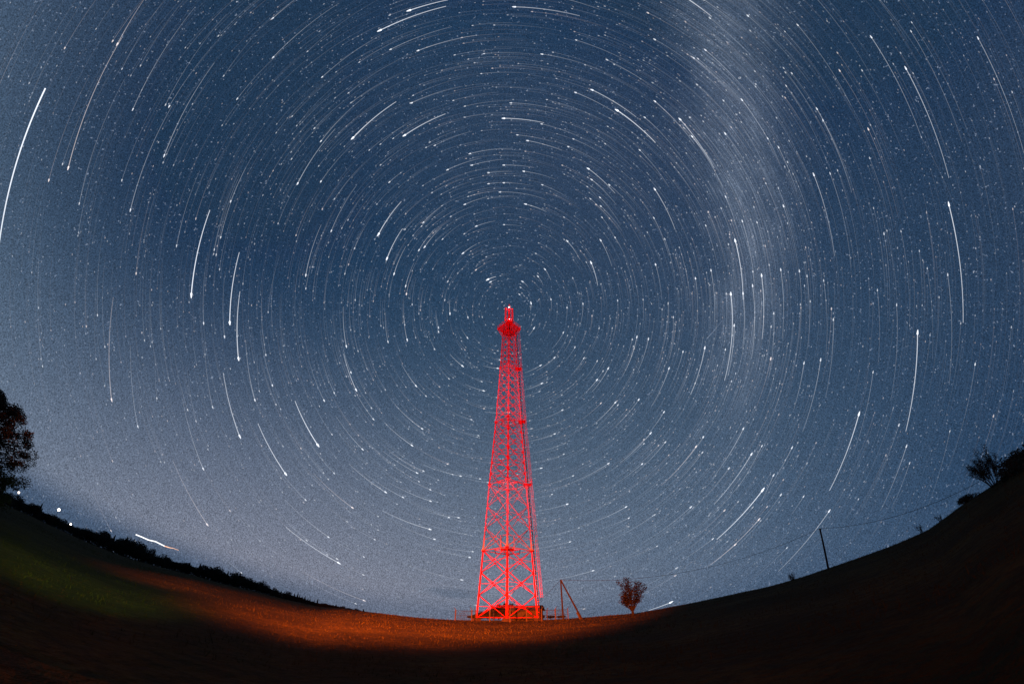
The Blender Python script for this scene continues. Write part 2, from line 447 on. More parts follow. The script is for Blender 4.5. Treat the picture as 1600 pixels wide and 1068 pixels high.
for si, nodes in enumerate(NODES):
    bw = [.115, .115, .10, .095, .09][si]
    for i in range(4):
        mb = MB(); nrm = Vector((LEGD[i][0] + LEGD[(i + 1) % 4][0], LEGD[i][1] + LEGD[(i + 1) % 4][1], 0)).normalized()
        for k, (a, b) in enumerate(zip(nodes[:-1], nodes[1:])):
            A, B, C_, D_ = leg(i, a), leg(i + 1, a), leg(i, b), leg(i + 1, b)
            o = nrm * .05
            mb.angle(A + o, D_ + o, bw, .02, nrm); mb.angle(B - o, C_ - o, bw, .02, nrm)
            t = (A - B).length / ((A - B).length + (C_ - D_).length); X = A + (D_ - A) * t
            hx = X.z; L, Rr = leg(i, hx), leg(i + 1, hx)
            mb.angle(L, X, bw * .5, .014, (0, 0, 1)); mb.angle(X, Rr, bw * .5, .014, (0, 0, 1))
            mb.box(X, .3, .06, .3, math.atan2(nrm.y, nrm.x) + math.pi / 2)
            for P in (C_, D_): mb.box(P - (P - X).normalized() * .22, .34 if si < 2 else .26, .05, .4, math.atan2(nrm.y, nrm.x) + math.pi / 2)
        A, B = leg(i, nodes[-1]), leg(i + 1, nodes[-1])
        mb.angle(A, B, bw * 1.1, .02, (0, 0, 1))
        if si == 0: mb.angle(leg(i, .15), leg(i + 1, .15), bw, .02, (0, 0, 1))
        mb.build('bracing_panel', M['paint'], tower)
for a in _hz[1:]:
    mb = MB(); z = Vector((0, 0, -.18)); mids = [(leg(i, a) + leg(i + 1, a)) / 2 + z for i in range(4)]
    for i in range(4): mb.angle(mids[i], mids[(i + 1) % 4], .11, .02)
    mb.angle(mids[0], mids[2], .1, .02); mb.angle(mids[1] + Vector((0, 0, -.12)), mids[3] + Vector((0, 0, -.12)), .1, .02)
    mb.build('diaphragm', M['paint'], tower)
# inner climbing stair landings near the first joints (short posts seen inside the lattice)
for a, s in ((12.9, 1.25), ):
    mb = MB()
    for px in (-s, s):
        for h0 in (0, 1.0, 2.1): mb.tube((px, -1.3, a - .3 + h0), (-px * .1 + px, 1.3, a - .3 + h0), .035, n=5)
        for py in (-1.3, 1.3): mb.tube((px, py, a - .6), (px, py, a + 2.1), .07, n=6)
    mb.box((0, 0, a - .35), 2 * s, 2.6, .05)
    mb.build('service_landing', M['paint'], tower)
# rest platforms beside the ladder
for a in (25.8, 41.2, 57.0):
    mb = MB(); c = leg(1, a)
    mb.box(c + Vector((.30, 0, -.02)), 1.7, 1.2, .08)
    for dx_, dy_ in ((-.5, -.58), (1.1, -.58), (1.1, .58), (-.5, .58)): mb.tube(c + Vector((dx_, dy_, 0)), c + Vector((dx_, dy_, 1.0)), .035, n=5)
    for hh in (.5, 1.0):
        mb.tube(c + Vector((-.5, -.58, hh)), c + Vector((1.1, -.58, hh)), .03, n=5); mb.tube(c + Vector((1.1, .58, hh)), c + Vector((-.5, .58, hh)), .03, n=5)
    for k in range(4):
        mb.angle(c + Vector((-.1, 0, -.9)), c + Vector((1.0 if k < 2 else -.5, -.55 if k % 2 else .55, -.05)), .08, .015)
    mb.build('rest_platform', M['redpaint'], tower)
# cable run
mb = MB()
for a, b in zip(_hz[:-1], _hz[1:]):
    for k in (-1, 0, 1):
        mb.tube(leg(1, a) + Vector((.40 + k * .04, k * .07 - .12, 0)), leg(1, b) + Vector((.36 + k * .04, k * .07 - .12, 0)), .055, n=6)
cable = mb.build('cable_run', M['cable'], tower)
mb = MB(); h = 1.0
for a, b in zip(_hz[:-1], _hz[1:]): mb.tube(leg(1, a) + Vector((.47, -.1, 0)), leg(1, b) + Vector((.47, -.1, 0)), .012, n=4)
while h < 69.5:
    p = leg(1, h); mb.box(p + Vector((.34, -.1, 0)), .30, .34, .06); h += .95
mb.build('cable_tray', M['paint'], cable)
# ladder and cage
lad = MB(); cage = MB(); h = 3.6; LO = .88
def lp(h, x, y): return leg(1, h) + Vector((LO + x, y, 0))
hs = [3.6] + [a for a in _hz[1:-1]] + [70.6]
for a, b in zip(hs[:-1], hs[1:]):
    for y in (-.2, .2): lad.tube(lp(a, 0, y), lp(b, 0, y), .028, n=5)
while h < 70.4:
    lad.tube(lp(h, 0, -.2), lp(h, 0, .2), .016, n=4)
    if int(h / .3) % 9 == 0: lad.tube(lp(h, 0, 0), leg(1, h), .025, n=4)
    h += .3
for k in range(5):
    t = -1.25 + 2.5 * k / 4
    for a, b in zip(hs[:-1], hs[1:]): cage.tube(lp(a, .12 + .34 * math.cos(t), .36 * math.sin(t)), lp(b, .12 + .34 * math.cos(t), .36 * math.sin(t)), .009, n=4)
h = 4.2
while h < 70:
    pts = [lp(h, 0, -.2)] + [lp(h, .12 + .34 * math.cos(t), .36 * math.sin(t)) for t in np.linspace(-1.7, 1.7, 8)] + [lp(h, 0, .2)]
    for p, q in zip(pts[:-1], pts[1:]): cage.tube(p, q, .015, n=4)
    h += 1.0
lo = lad.build('ladder', M['paint'], tower); cage.build('safety_cage', M['paint'], lo)
# top platform: flared support, deck, railing
PH = 72.0; PW = 3.35
mb = MB()
cor = [Vector((LEGD[i][0] * PW, LEGD[i][1] * PW, PH)) for i in range(4)]
for i in range(4):
    A, B = cor[i], cor[(i + 1) % 4]
    mb.angle(A, B, .2, .02)
    mb.angle(leg(i, 69.0), A, .16, .02); mb.angle(leg(i, 70), Vector((LEGD[i][0] * 1.7, LEGD[i][1] * 1.7, PH)), .16, .02)
    for t in (.25, .5, .75):
        P = A.lerp(B, t); mb.angle(leg(i, 69.3).lerp(leg(i + 1, 69.3), t), P, .12, .02)
        mb.angle(P, P * 0 + Vector((0, 0, PH)), .12, .02)
    mb.angle(leg(i, 69.4), A.lerp(B, .5), .1, .02); mb.angle(leg(i + 1, 69.4), A.lerp(B, .5), .1, .02)
plat = mb.build('platform_support', M['paint'], tower)
mb = MB(); nb = 26
for k in range(nb):                                               # grating bars
    t = (k + .5) / nb; A = cor[0].lerp(cor[1], t); B = cor[3].lerp(cor[2], t)
    m_ = (A + B) / 2; d_ = B - A
    mb.box(m_ + Vector((0, 0, .12)), d_.length, .115, .05, math.atan2(d_.y, d_.x))
for t in (.1, .3, .5, .7, .9):
    A = cor[0].lerp(cor[3], t); B = cor[1].lerp(cor[2], t); d_ = B - A
    mb.box((A + B) / 2 + Vector((0, 0, .06)), d_.length, .14, .05, math.atan2(d_.y, d_.x))
mb.build('deck', M['paint'], tower)
mb = MB()
for i in range(4):
    A, B = cor[i], cor[(i + 1) % 4]
    for hh in (.6, 1.25): mb.tube(A + Vector((0, 0, hh)), B + Vector((0, 0, hh)), .045, n=6)
    for k in range(4): P = A.lerp(B, k / 4); mb.tube(P, P + Vector((0, 0, 1.25)), .045, n=6)
mb.build('railing', M['paint'], tower)
# mast, antennas, lamps
mb = MB(); mh = 82.2
ms = [Vector((x * .27, y * .27, 0)) for x, y in LEGD]
for i in range(4):
    mb.tube(ms[i] + Vector((0, 0, PH - 2)), ms[i] + Vector((0, 0, mh)), .06, n=6)
    for k in range(10):
        z0 = PH + k; A = ms[i] + Vector((0, 0, z0)); B = ms[(i + 1) % 4] + Vector((0, 0, z0 + 1))
        mb.tube(A, B, .03, n=4); mb.tube(ms[i] + Vector((0, 0, z0)), ms[(i + 1) % 4] + Vector((0, 0, z0)), .03, n=4)
mb.build('mast', M['redpaint'], tower)
for k, (x, y, z0, z1) in enumerate(((-1.05, -.5, 74.9, 80.9), (.98, -.55, 74.4, 80.5), (0, 1.0, 74.6, 80.8))):
    mb = MB(); mb.box((x, y, (z0 + z1) / 2), .52, .24, z1 - z0, -.35 if x < 0 else .35); an = mb.build('panel_antenna', M['antenna'], tower)
    mb = MB()
    for zz in (z0 + .6, z1 - .6): mb.tube((x, y, zz), (0, 0, zz), .05, n=5)
    mb.tube((x * .8, y * .8, z0), (x * .8, y * .8, z1), .05, n=6)
    mb.build('bracket', M['redpaint'], an)
mb = MB(); mb.tube((-.45, -.3, PH + 1.2), (-.2, -.3, PH + 5.4), .16, .1, 8); mb.tube((.45, -.3, PH + 1.2), (.2, -.3, PH + 5.4), .16, .1, 8)
mb.box((0, -.35, PH + 2.2), 1.5, .5, 1.4); mb.build('equipment_box', M['redpaint'], tower)


def lamp(loc, r, power, gl):
    mb = MB(); mb.tube(Vector(loc) + Vector((0, 0, -r * 1.6)), Vector(loc) + Vector((0, 0, -r * .7)), r * .8, n=10)
    b = mb.build('obstruction_lamp', M['steel'], tower)
    mb = MB(); mb.sphere(loc, r, 12, 8, 1.15); mb.build('bulb', gl, b, True)
    if power:
        l = bpy.data.lights.new('lamp_light', 'POINT'); l.energy = power; l.color = (1, .08, .06); l.shadow_soft_size = r * 1.3
        o = bpy.data.objects.new('lamp_light', l); COL.objects.link(o); o.parent = b; o.location = loc


lamp((-.05, -.75, 80.8), .21, 900, M['beacon'])
lamp((.05, -1.0, 75.2), .14, 500, M['beacon'])
lamp((.0, 0, 82.9), .22, 0, M['redpaint'])

# ------------------------------------------------------------------ fence round the tower
fc = [Vector((-.3, 59.6, 0)), Vector((9.95, 70.6, 0)), Vector((-.4, 80.5, 0)), Vector((-9.9, 69.6, 0))]
fence = empty('security_fence', (0, 70, 0), 'wire mesh fence with angled post tops round the foot of the tower', 'fence')
NS = [4, 3, 3, 3]
mesh_ = MB()
for i in range(4):
    A, B = fc[i], fc[(i + 1) % 4]; d_ = (B - A).normalized(); out = Vector((d_.y, -d_.x, 0))
    for k in range(NS[i]):
        P = A.lerp(B, k / NS[i]); z = ground_z(P.x, P.y); P = Vector((P.x, P.y - 70, z))
        mb = MB(); mb.tube(P + Vector((0, 0, -.2)), P + Vector((0, 0, 1.95)), .11 if i in (0, 3) else .08, n=6)
        mb.tube(P + Vector((0, 0, 1.93)), P + out * .38 + Vector((0, 0, 2.32)), .045, n=5)
        mb.build('post', M['redpaint'] if False else M['concrete'], fence)
        Q = A.lerp(B, (k + 1) / NS[i]); zq = ground_z(Q.x, Q.y); Q = Vector((Q.x, Q.y - 70, zq))
        for hh in (.08, .95, 1.78): mesh_.tube(P + Vector((0, 0, hh)), Q + Vector((0, 0, hh)), .022, n=4)
        n = int((Q - P).length / .16)
        for j in range(n):
            a = P.lerp(Q, j / n); b = P.lerp(Q, min(1, (j + 9) / n)); a2 = P.lerp(Q, max(0, (j - 9) / n))
            f1 = (min(n, j + 9) - j) / 9; f2 = (j - max(0, j - 9)) / 9
            mesh_.tube(a + Vector((0, 0, .08)), b + Vector((0, 0, .08 + 1.7 * f1)), .0045, n=3, cap=False)
            if f2 > 0: mesh_.tube(a + Vector((0, 0, .08)), a2 + Vector((0, 0, .08 + 1.7 * f2)), .0045, n=3, cap=False)
mesh_.build('wire_mesh', M['wire'], fence)

# ------------------------------------------------------------------ hut behind the tower
hut = empty('equipment_hut', (3.0, 77.0, ground_z(3.0, 77.0)), 'small low hut with a dark gabled roof behind the tower legs', 'hut', rz=R(-17))
W_, L_, HW, HP = 5.4, 3.2, 2.0, 2.75
mb = MB()
mb.box((0, 0, HW / 2 - .2), W_, L_, HW + .4)
for s in (-1, 1):
    mb.poly([(s * W_ / 2, -L_ / 2, HW), (s * W_ / 2, L_ / 2, HW), (s * W_ / 2, 0, HP)][::s])
for k in range(28):
    mb.box((-W_ / 2 + .1 + k * .193, -L_ / 2 - .012, HW / 2), .16, .02, HW - .02)
mb.build('wall', M['plank'], hut)
mb = MB()
for s in (-1, 1):
    e = Vector((0, s * (L_ / 2 + .35), HW - .14)); t = Vector((0, 0, HP + .06))
    for dz_ in (0,):
        a, b, c, d_ = [Vector((x, e.y, e.z)) for x in (-W_ / 2 - .4, W_ / 2 + .4)] + [Vector((x, t.y, t.z)) for x in (W_ / 2 + .4, -W_ / 2 - .4)]
        up = Vector((0, 0, .1))
        mb.poly([a, b, c, d_]); mb.poly([a + up, d_ + up, c + up, b + up][::-1]); mb.poly([a, a + up, b + up, b]); mb.poly([b, b + up, c + up, c]); mb.poly([a, d_, d_ + up, a + up])
mb.build('roof', M['roof'], hut)
mb = MB(); mb.box((W_ / 2 + .02, -.1, .85), .06, .9, 1.75); dr = mb.build('door', M['door'], hut)
mb = MB(); mb.box((W_ / 2 + .08, .2, .9), .06, .05, .16); mb.build('handle', M['steel'], dr)

# ------------------------------------------------------------------ foliage
def leafset(mb, c, rx, ry, rz, n, s, shell=.0):
    for _ in range(n):
        while True:
            p = Vector((random.uniform(-1, 1), random.uniform(-1, 1), random.uniform(-1, 1)))
            if shell < p.length < 1: break
        p = Vector(c) + Vector((p.x * rx, p.y * ry, p.z * rz))
        a = Vector((random.gauss(0, 1), random.gauss(0, 1), random.gauss(0, .7))).normalized(); b = a.cross(Vector((random.gauss(0, 1), random.gauss(0, 1), random.gauss(0, 1)))).normalized()
        k = s * random.uniform(.6, 1.3)
        mb.poly([p - a * k, p + b * k * .5, p + a * k, p - b * k * .5])


def grow(mb, leaves, p, d, L, r, depth, spread, up, leaf, lsz, twig):
    """recursive limb growth; leaves are scattered along the twigs"""
    n = 4; q = p
    for k in range(n):
        d = (d + Vector((random.gauss(0, .13), random.gauss(0, .13), random.gauss(0, .08) + up * .10))).normalized()
        e = q + d * L / n; r1 = r * (1 - .16)
        mb.tube(q, e, r, r1, 5 if depth > 1 else 4, cap=False); r = r1
        if depth <= twig and leaf:
            leafset(leaves, e, lsz * 2.6, lsz * 2.6, lsz * 2.6, leaf, lsz)
        q = e
        if depth > 0 and k >= (1 if depth > 1 else 0):
            for _ in range(1 if depth > 1 else 2):
                sd = (d + Vector((random.gauss(0, spread), random.gauss(0, spread), random.gauss(0, spread * .5) + up * .4))).normalized()
                grow(mb, leaves, q, sd, L * random.uniform(.48, .68), r * .6, depth - 1, spread, up, leaf, lsz, twig)


def shrub(name, x, y, hgt, stems, label, cat, leaf=3, lsz=.12, lm='leaf_dry', spread=.55, up=.8, lean=.4, depth=2, seed=1, wid=1.0, dz=-.1):
    random.seed(seed)
    t = empty(name, (x, y, ground_z(x, y) + dz), label, cat)
    b = MB(); l = MB()
    for k in range(stems):
        a = 6.28 * k / stems + random.uniform(-.3, .3); ln = lean * random.uniform(.3, 1.1)
        grow(b, l, Vector((math.cos(a) * .12 * wid, math.sin(a) * .12 * wid, 0)), Vector((math.cos(a) * ln, math.sin(a) * ln, 1)).normalized(),
             hgt * random.uniform(.55, .8), hgt * .014 + .01, depth, spread, up, leaf, lsz, 1)
    b.build('branches', M['bark'], t); l.build('leaves', M[lm], t)
    return t


def at(px, py, r):
    """ground point below a photo pixel's bearing, r metres away"""
    d = pdir(px, py); a = math.atan2(d.x, d.y)
    return r * math.sin(a), r * math.cos(a)


# tree standing beyond the pole, seen red-brown against the sky
x, y = at(988, 950, 58)
random.seed(5)
t = empty('young_tree', (x, y, ground_z(x, y) - .05), 'young upright tree with bunched foliage right of the leaning-braced pole', 'tree')
b = MB(); l = MB()
b.tube((0, 0, -.2), (0, 0, .9), .17, .13, 8)
for (a, ln, hh) in ((.6, .42, 3.9), (2.6, .22, 4.3), (-2.9, .62, 2.6), (-2.5, .34, 3.6), (-.2, .02, 4.6), (1.4, .16, 4.1), (.1, .30, 4.1), (-.1, .52, 3.6), (3.0, .5, 2.0), (2.0, .4, 3.0), (-1.3, .35, 3.2)):
    ln *= 1.45; d_ = Vector((math.cos(a) * ln, math.sin(a) * ln, 1)).normalized(); q = Vector((0, 0, .55)); r_ = .075
    n = 9
    for k in range(n):
        d_ = (d_ + Vector((random.gauss(0, .07), random.gauss(0, .07), .05))).normalized(); e = q + d_ * hh / n
        b.tube(q, e, r_, r_ * .86, 5, cap=False); r_ *= .86
        if k >= 2:
            for _ in range(3):
                sd = (d_ * .7 + Vector((random.gauss(0, .6), random.gauss(0, .6), random.gauss(.1, .3)))).normalized(); sl = random.uniform(.25, .7)
                b.tube(e, e + sd * sl, r_ * .45, .008, 4, cap=False)
                leafset(l, e + sd * sl * random.uniform(.4, 1), .30, .30, .28, 17, .10)
        q = e
b.build('branches', M['bark'], t); l.build('leaves', M['leaf_dry'], t)
t.scale = (1.3, 1.3, 1)

# right edge
x, y = at(1554, 760, 42)
shrub('bare_bush', x, y, 2.45, 11, 'spiky many-stemmed bush on the right skyline beside the big dark shrub mass', 'bush', leaf=4, lsz=.06, spread=.30, up=1.1, lean=.75, depth=2, seed=12, lm='leaf', dz=-.25)
x, y = at(1441, 835, 55)
shrub('crooked_sapling', x, y, 1.3, 2, 'crooked little sapling leaning left on the right skyline', 'sapling', leaf=3, lsz=.07, spread=.5, up=.3, lean=.6, depth=1, seed=4, lm='leaf')
x, y = at(1473, 820, 54)
shrub('small_sapling', x, y, .9, 2, 'smallest lone sapling left of the low bush on the right skyline', 'sapling', leaf=3, lsz=.06, spread=.4, up=.6, lean=.3, depth=1, seed=9, lm='leaf')
x, y = at(1238, 905, 62)
shrub('grass_tussock_bush', x, y, 1.15, 9, 'low spiky bush left of the lone wooden pole', 'bush', leaf=2, lsz=.05, spread=.4, up=.5, lean=.7, depth=1, seed=3, lm='leaf')


def blob_bush(name, x, y, h, rad, label, n=1500, s=.09, seed=1, lm='leaf', dz=0):
    random.seed(seed)
    t = empty(name, (x, y, ground_z(x, y) + dz), label, 'bush'); l = MB(); b = MB()
    for k in range(9):
        a = random.uniform(0, 6.28); q = random.uniform(0, .75) * rad; hh = h * random.uniform(.45, .8) * (1 - .35 * (q / rad) ** 2)
        c = Vector((math.cos(a) * q, math.sin(a) * q, hh * .62))
        b.tube((0, 0, -.2), c, .05, .02, 5)
        leafset(l, c, rad * .42, rad * .42, hh * .62, n // 9, s)
    b.build('branches', M['bark'], t); l.build('leaves', M[lm], t)


x, y = at(1512, 790, 50); blob_bush('low_bush', x, y, .85, 1.5, 'low rounded bush on the right skyline between sapling and spiky bush', 1300, .09, 21)
x, y = at(1594, 735, 36); blob_bush('large_shrub', x, y, 2.0, 2.0, 'large dark shrub mass at the far right edge of the field', 4200, .10, 22, dz=-.3)
x, y = at(1640, 735, 33); blob_bush('tall_shrub', x, y, 2.3, 2.6, 'tall dark shrub half cut off by the right edge', 4200, .10, 23, dz=-.3)
x, y = at(788, 962, 104)
def thicket():
    random.seed(31)
    t = empty('thicket', (-1.2, 96, ground_z(-1.2, 96) + .55), 'dark rounded thicket rising behind the tower base left of the hut', 'thicket'); l = MB(); b = MB()
    prof = [(-8.6, .5), (-7.4, .9), (-6, 1.5), (-4.6, 2.2), (-3.2, 2.9), (-1.9, 3.4), (-.4, 3.7), (1.0, 3.6), (2.3, 3.2), (3.6, 2.7), (5, 2.2), (8, .9), (10.5, .6), (13, .5)]
    for x_, h_ in prof:
        b.tube((x_, 0, -.3), (x_, 0, h_ * .6), .06, .02, 5)
        leafset(l, (x_, 0, h_ * .5), 1.15, 1.6, h_ * .55, int(500 + 700 * h_), .13)
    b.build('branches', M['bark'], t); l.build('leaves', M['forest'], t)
thicket()


def big_tree():
    random.seed(40)
    x, y = polar(-73.8, 0, 40).xy; gz = ground_z(x, y)
    t = empty('leafy_tree', (x, y, gz), 'large leafy tree cut off by the left edge of the photo', 'tree')
    b = MB(); l = MB()
    H = 7.9
    pts = [Vector((0, 0, -.2)), Vector((.1, 0, 1.4)), Vector((-.05, .1, 3)), Vector((.1, 0, 4.8)), Vector((0, 0, 6.8))]
    rr = [.28, .22, .17, .11, .04]
    for k in range(4): b.tube(pts[k], pts[k + 1], rr[k], rr[k + 1], 8, cap=False)
    def prof(z):                                                   # crown half width over height
        return float(np.interp(z, [0.6, 1.2, 2.0, 3.6, 5.0, 6.3, 7.2, 7.8, 8.3], [3.6, 5.0, 5.3, 5.2, 4.8, 4.3, 3.3, 2.3, 1.0]))
    for k in range(470):
        z = random.uniform(.9, 7.9); a = random.uniform(0, 6.28); q = prof(z) * math.sqrt(random.random())
        c = Vector((math.cos(a) * q, math.sin(a) * q, z))
        if z < 2.8 and random.random() < .25: continue
        s0 = Vector((0, 0, max(1.0, z - q * .55)))
        m_ = s0.lerp(c, .5) + Vector((0, 0, .15)); b.tube(s0, m_, .05, .035, 5, cap=False); b.tube(m_, c, .035, .012, 4, cap=False)
        R_ = random.uniform(.38, .66); leafset(l, c, R_, R_, R_ * .75, 120, .085)
    b.build('trunk', M['bark'], t); l.build('crown', M['leaf'], t)
big_tree()

# ------------------------------------------------------------------ forest edge on the left
def conifer(seed, h=7.0):
    random.seed(seed); mb = MB(); mb.tube((0, 0, -.5), (0, 0, h * .96), .16, .03, 5)
    z = h * .10
    while z < h * .97:
        r = (1 - z / h) ** .85 * h * .24 + .12; n = 9
        for k in range(n):
            a = 6.28 * k / n + random.uniform(-.3, .3); q = r * random.uniform(.7, 1.15)
            p = Vector((0, 0, z + .25)); e = Vector((math.cos(a) * q, math.sin(a) * q, z - q * .28)); sdv = Vector((-math.sin(a), math.cos(a), 0)) * q * .33
            mb.poly([p, e - sdv * .8, e + Vector((0, 0, -.12)), e + sdv * .8]); mb.poly([p + Vector((0, 0, .2)), (p + e) / 2 - sdv, e, (p + e) / 2 + sdv])
        z += h * .045
    return mb


def broadleaf(seed, h=6.0, wv=2.2):
    random.seed(seed); mb = MB(); mb.tube((0, 0, -.5), (0, 0, h * .7), .18, .06, 5)
    for k in range(9):
        a = random.uniform(0, 6.28); q = random.uniform(0, .6) * wv; z = random.uniform(.25, .8) * h
        leafset(mb, (math.cos(a) * q, math.sin(a) * q, z), wv * .55, wv * .55, h * .20, 95, .26)
    return mb


fm = []
for k in range(4):
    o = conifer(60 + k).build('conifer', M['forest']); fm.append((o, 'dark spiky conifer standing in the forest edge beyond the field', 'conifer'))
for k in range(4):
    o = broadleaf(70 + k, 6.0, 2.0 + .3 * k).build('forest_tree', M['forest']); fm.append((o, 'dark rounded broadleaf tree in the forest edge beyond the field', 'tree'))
random.seed(90)
TOP = [(-80, -1.0), (-68.3, -1.0), (-66, -.75), (-63.9, -.53), (-60.7, -.63), (-57, -.35), (-54.5, .3), (-53, .43), (-50.5, .1), (-48.7, -.0), (-46.5, .25), (-44.7, .44), (-40.5, .77),
       (-37.5, .95), (-36.2, .8), (-33.5, .4), (-31.6, .27), (-29.2, .1), (-27.1, -.09), (-24.5, -.15), (-22, -.2)]
_ta, _tb = zip(*TOP)
used = set(); a = -79.0; cnt = 0
while a < -21.0:
    top = float(np.interp(a, _ta, _tb)); bot = el0(a)
    rr_ = random.uniform(290, 325) if a < -27 else random.uniform(175, 215)
    gx, gy = rr_ * math.sin(R(a)), rr_ * math.cos(R(a)); gz = ground_z(gx, gy)
    hgt = (rr_ * math.tan(R(top)) - gz) * random.uniform(.80, 1.12) + random.uniform(0, .5)
    hgt = max(1.2, hgt)
    con = random.random() < (.16 if a < -33 else .65)
    k = random.randrange(4) + (0 if con else 4)
    src, lab, cat = fm[k]
    if k in used:
        o = src.copy(); COL.objects.link(o)
    else: o = src; used.add(k)
    base = 7.0 if con else 5.6
    s = hgt / base * random.uniform(.85, 1.18)
    if con: s *= 1.10
    sw = max(s, .55) * (1.0 if con else random.uniform(1.0, 1.6))
    o.location = (gx, gy, gz - .2); o.scale = (sw, sw, s); o.rotation_euler = (0, 0, random.uniform(0, 6.28))
    zone = 'below the leafy tree' if a < -64.5 else 'around the distant lamps' if a < -57 else 'under the wavy light streak' if a < -46.5 else \
        'on the tallest stretch of wood' if a < -33 else 'where the wood thins out towards the tower'
    tag(o, lab.replace('in the forest edge beyond the field', zone), cat, 'forest edge trees ' + zone); cnt += 1
    a += random.uniform(.22, .46)
for k in range(8):
    if k not in used: bpy.data.objects.remove(fm[k][0])
random.seed(91)
mb = MB(); a = -80.0
while a < -20.5:
    top = float(np.interp(a, _ta, _tb)); rr_ = random.uniform(296, 335) if a < -27 else random.uniform(180, 225)
    gx, gy = rr_ * math.sin(R(a)), rr_ * math.cos(R(a)); gz = ground_z(gx, gy)
    hgt = max(.8, (rr_ * math.tan(R(top)) - gz) * .84)
    leafset(mb, (gx * .985, gy * .985, gz + .1), 2.2, 2.2, .9, 26, .4)
    leafset(mb, (gx, gy, gz + hgt * .46), 1.9, 1.9, hgt * .5, int(60 + 22 * hgt), .45)
    a += .16
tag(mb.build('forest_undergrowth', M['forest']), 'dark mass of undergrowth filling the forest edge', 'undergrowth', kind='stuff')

# ------------------------------------------------------------------ poles and wires
def pole(name, px, top_el, base, r, rad_, label, lean=(0, 0)):
    d = pdir(*base); a = math.atan2(d.x, d.y); x, y = r * math.sin(a), r * math.cos(a); gz = ground_z(x, y)
    d = pdir(*px); a2 = math.atan2(d.x, d.y); x2, y2 = r * math.sin(a2), r * math.cos(a2); zt = r * math.tan(math.asin(d.z))
    t = empty(name, (x, y, gz), label, 'pole')
    mb = MB(); T = Vector((x2 - x, y2 - y, zt - gz))
    mb.tube((0, 0, -.4), T, rad_, rad_ * .75, 10); mb.build('shaft', M['wood'], t)
    mb = MB(); mb.tube(T + Vector((0, 0, -.28)), T + Vector((.22, 0, -.2)), .02, n=5); mb.tube(T + Vector((.22, 0, -.22)), T + Vector((.22, 0, -.05)), .045, .03, 8)
    mb.build('insulator', M['steel'], t)
    return t, Vector((x2, y2, zt))


pA, topA = pole('braced_pole', (876, 905), 0, (880, 966), 62, .15, 'wooden utility pole with a slanting brace beside the fence')
d = pdir(909.5, 962.5); aB = math.atan2(d.x, d.y); fb = Vector((61.2 * math.sin(aB), 61.2 * math.cos(aB), 0)); fb.z = ground_z(fb.x, fb.y) - .1
mb = MB(); mb.tube(topA - pA.location + Vector((.05, -.1, -.15)), fb - pA.location, .12, .15, 8); mb.build('brace', M['wood'], pA)
q = (fb - pA.location).lerp(topA - pA.location, .10)
mb = MB(); mb.tube(q + Vector((-.5, -.2, .55)), q + Vector((-.02, -.2, -.6)), .13, .13, 8); mb.build('stub', M['plank'], pA)
pB, topB = pole('lone_pole', (1281, 825), 0, (1293, 886), 64, .16, 'lone slightly leaning wooden utility pole on the right skyline')


def wire(name, p, q, sag, r, label):
    mb = MB(); n = 28; pts = []
    for k in range(n + 1):
        t = k / n; pts.append(p.lerp(q, t) - Vector((0, 0, sag * 4 * t * (1 - t))))
    for a, b in zip(pts[:-1], pts[1:]): mb.tube(a, b, r, n=5, cap=False)
    tag(mb.build(name, M['cable']), label, 'wire')


wire('overhead_wire', topA, topB, 1.3, .022, 'overhead wire sagging between the braced pole and the lone pole')
dW = pdir(1530, 752); endW = Vector((dW.x, dW.y, dW.z)) * (46 / math.hypot(dW.x, dW.y))
wire('overhead_wire', topB, endW, .8, .022, 'overhead wire running from the lone pole to the right edge bushes')
wire('service_wire', topA, Vector((3.6, 73.6, 2.6)), .25, .02, 'short service wire dropping from the braced pole to the hut')

# ------------------------------------------------------------------ distant lamps
def far_lamp(px, r_, rad_, label, e):
    d = pdir(*px); s = r_ / math.hypot(d.x, d.y); p = d * s; gz = ground_z(p.x, p.y)
    t = empty('distant_lamp', (p.x, p.y, gz), label, 'lamp', 'lamps beyond the field on the left')
    mb = MB(); mb.tube((0, 0, 0), (0, 0, p.z - gz - rad_ * .8), .09, .06, 6); mb.build('lamp_post', M['cable'], t)
    mb = MB(); mb.sphere((0, 0, p.z - gz), rad_, 14, 10); mb.build('bulb', e, t, True)


far_lamp((92, 796), 230, .62, 'brightest and highest of the distant lamps shining above the forest edge', M['bulb_white'])
far_lamp((29.5, 769), 230, .40, 'distant lamp glowing just below the leafy tree at the left edge', M['bulb_white'])
far_lamp((110.5, 818.5), 230, .38, 'small distant lamp at the treetops right of the brightest lamp', M['bulb_white'])


def attr_mat(name, strength, additive=True):
    m = bpy.data.materials.new(name); m.use_nodes = True; t = m.node_tree; t.nodes.clear(); q = NG(t)
    o = q.n('ShaderNodeOutputMaterial'); e = q.n('ShaderNodeEmission'); e.inputs[1].default_value = strength
    at_ = q.n('ShaderNodeVertexColor', layer_name='glow'); t.links.new(at_.outputs[0], e.inputs[0])
    if additive:
        tr = q.n('ShaderNodeBsdfTransparent'); ad = q.n('ShaderNodeAddShader')
        t.links.new(tr.outputs[0], ad.inputs[0]); t.links.new(e.outputs[0], ad.inputs[1]); t.links.new(ad.outputs[0], o.inputs[0])
    else: t.links.new(e.outputs[0], o.inputs[0])
    m.cycles.emission_sampling = 'NONE'
    return m


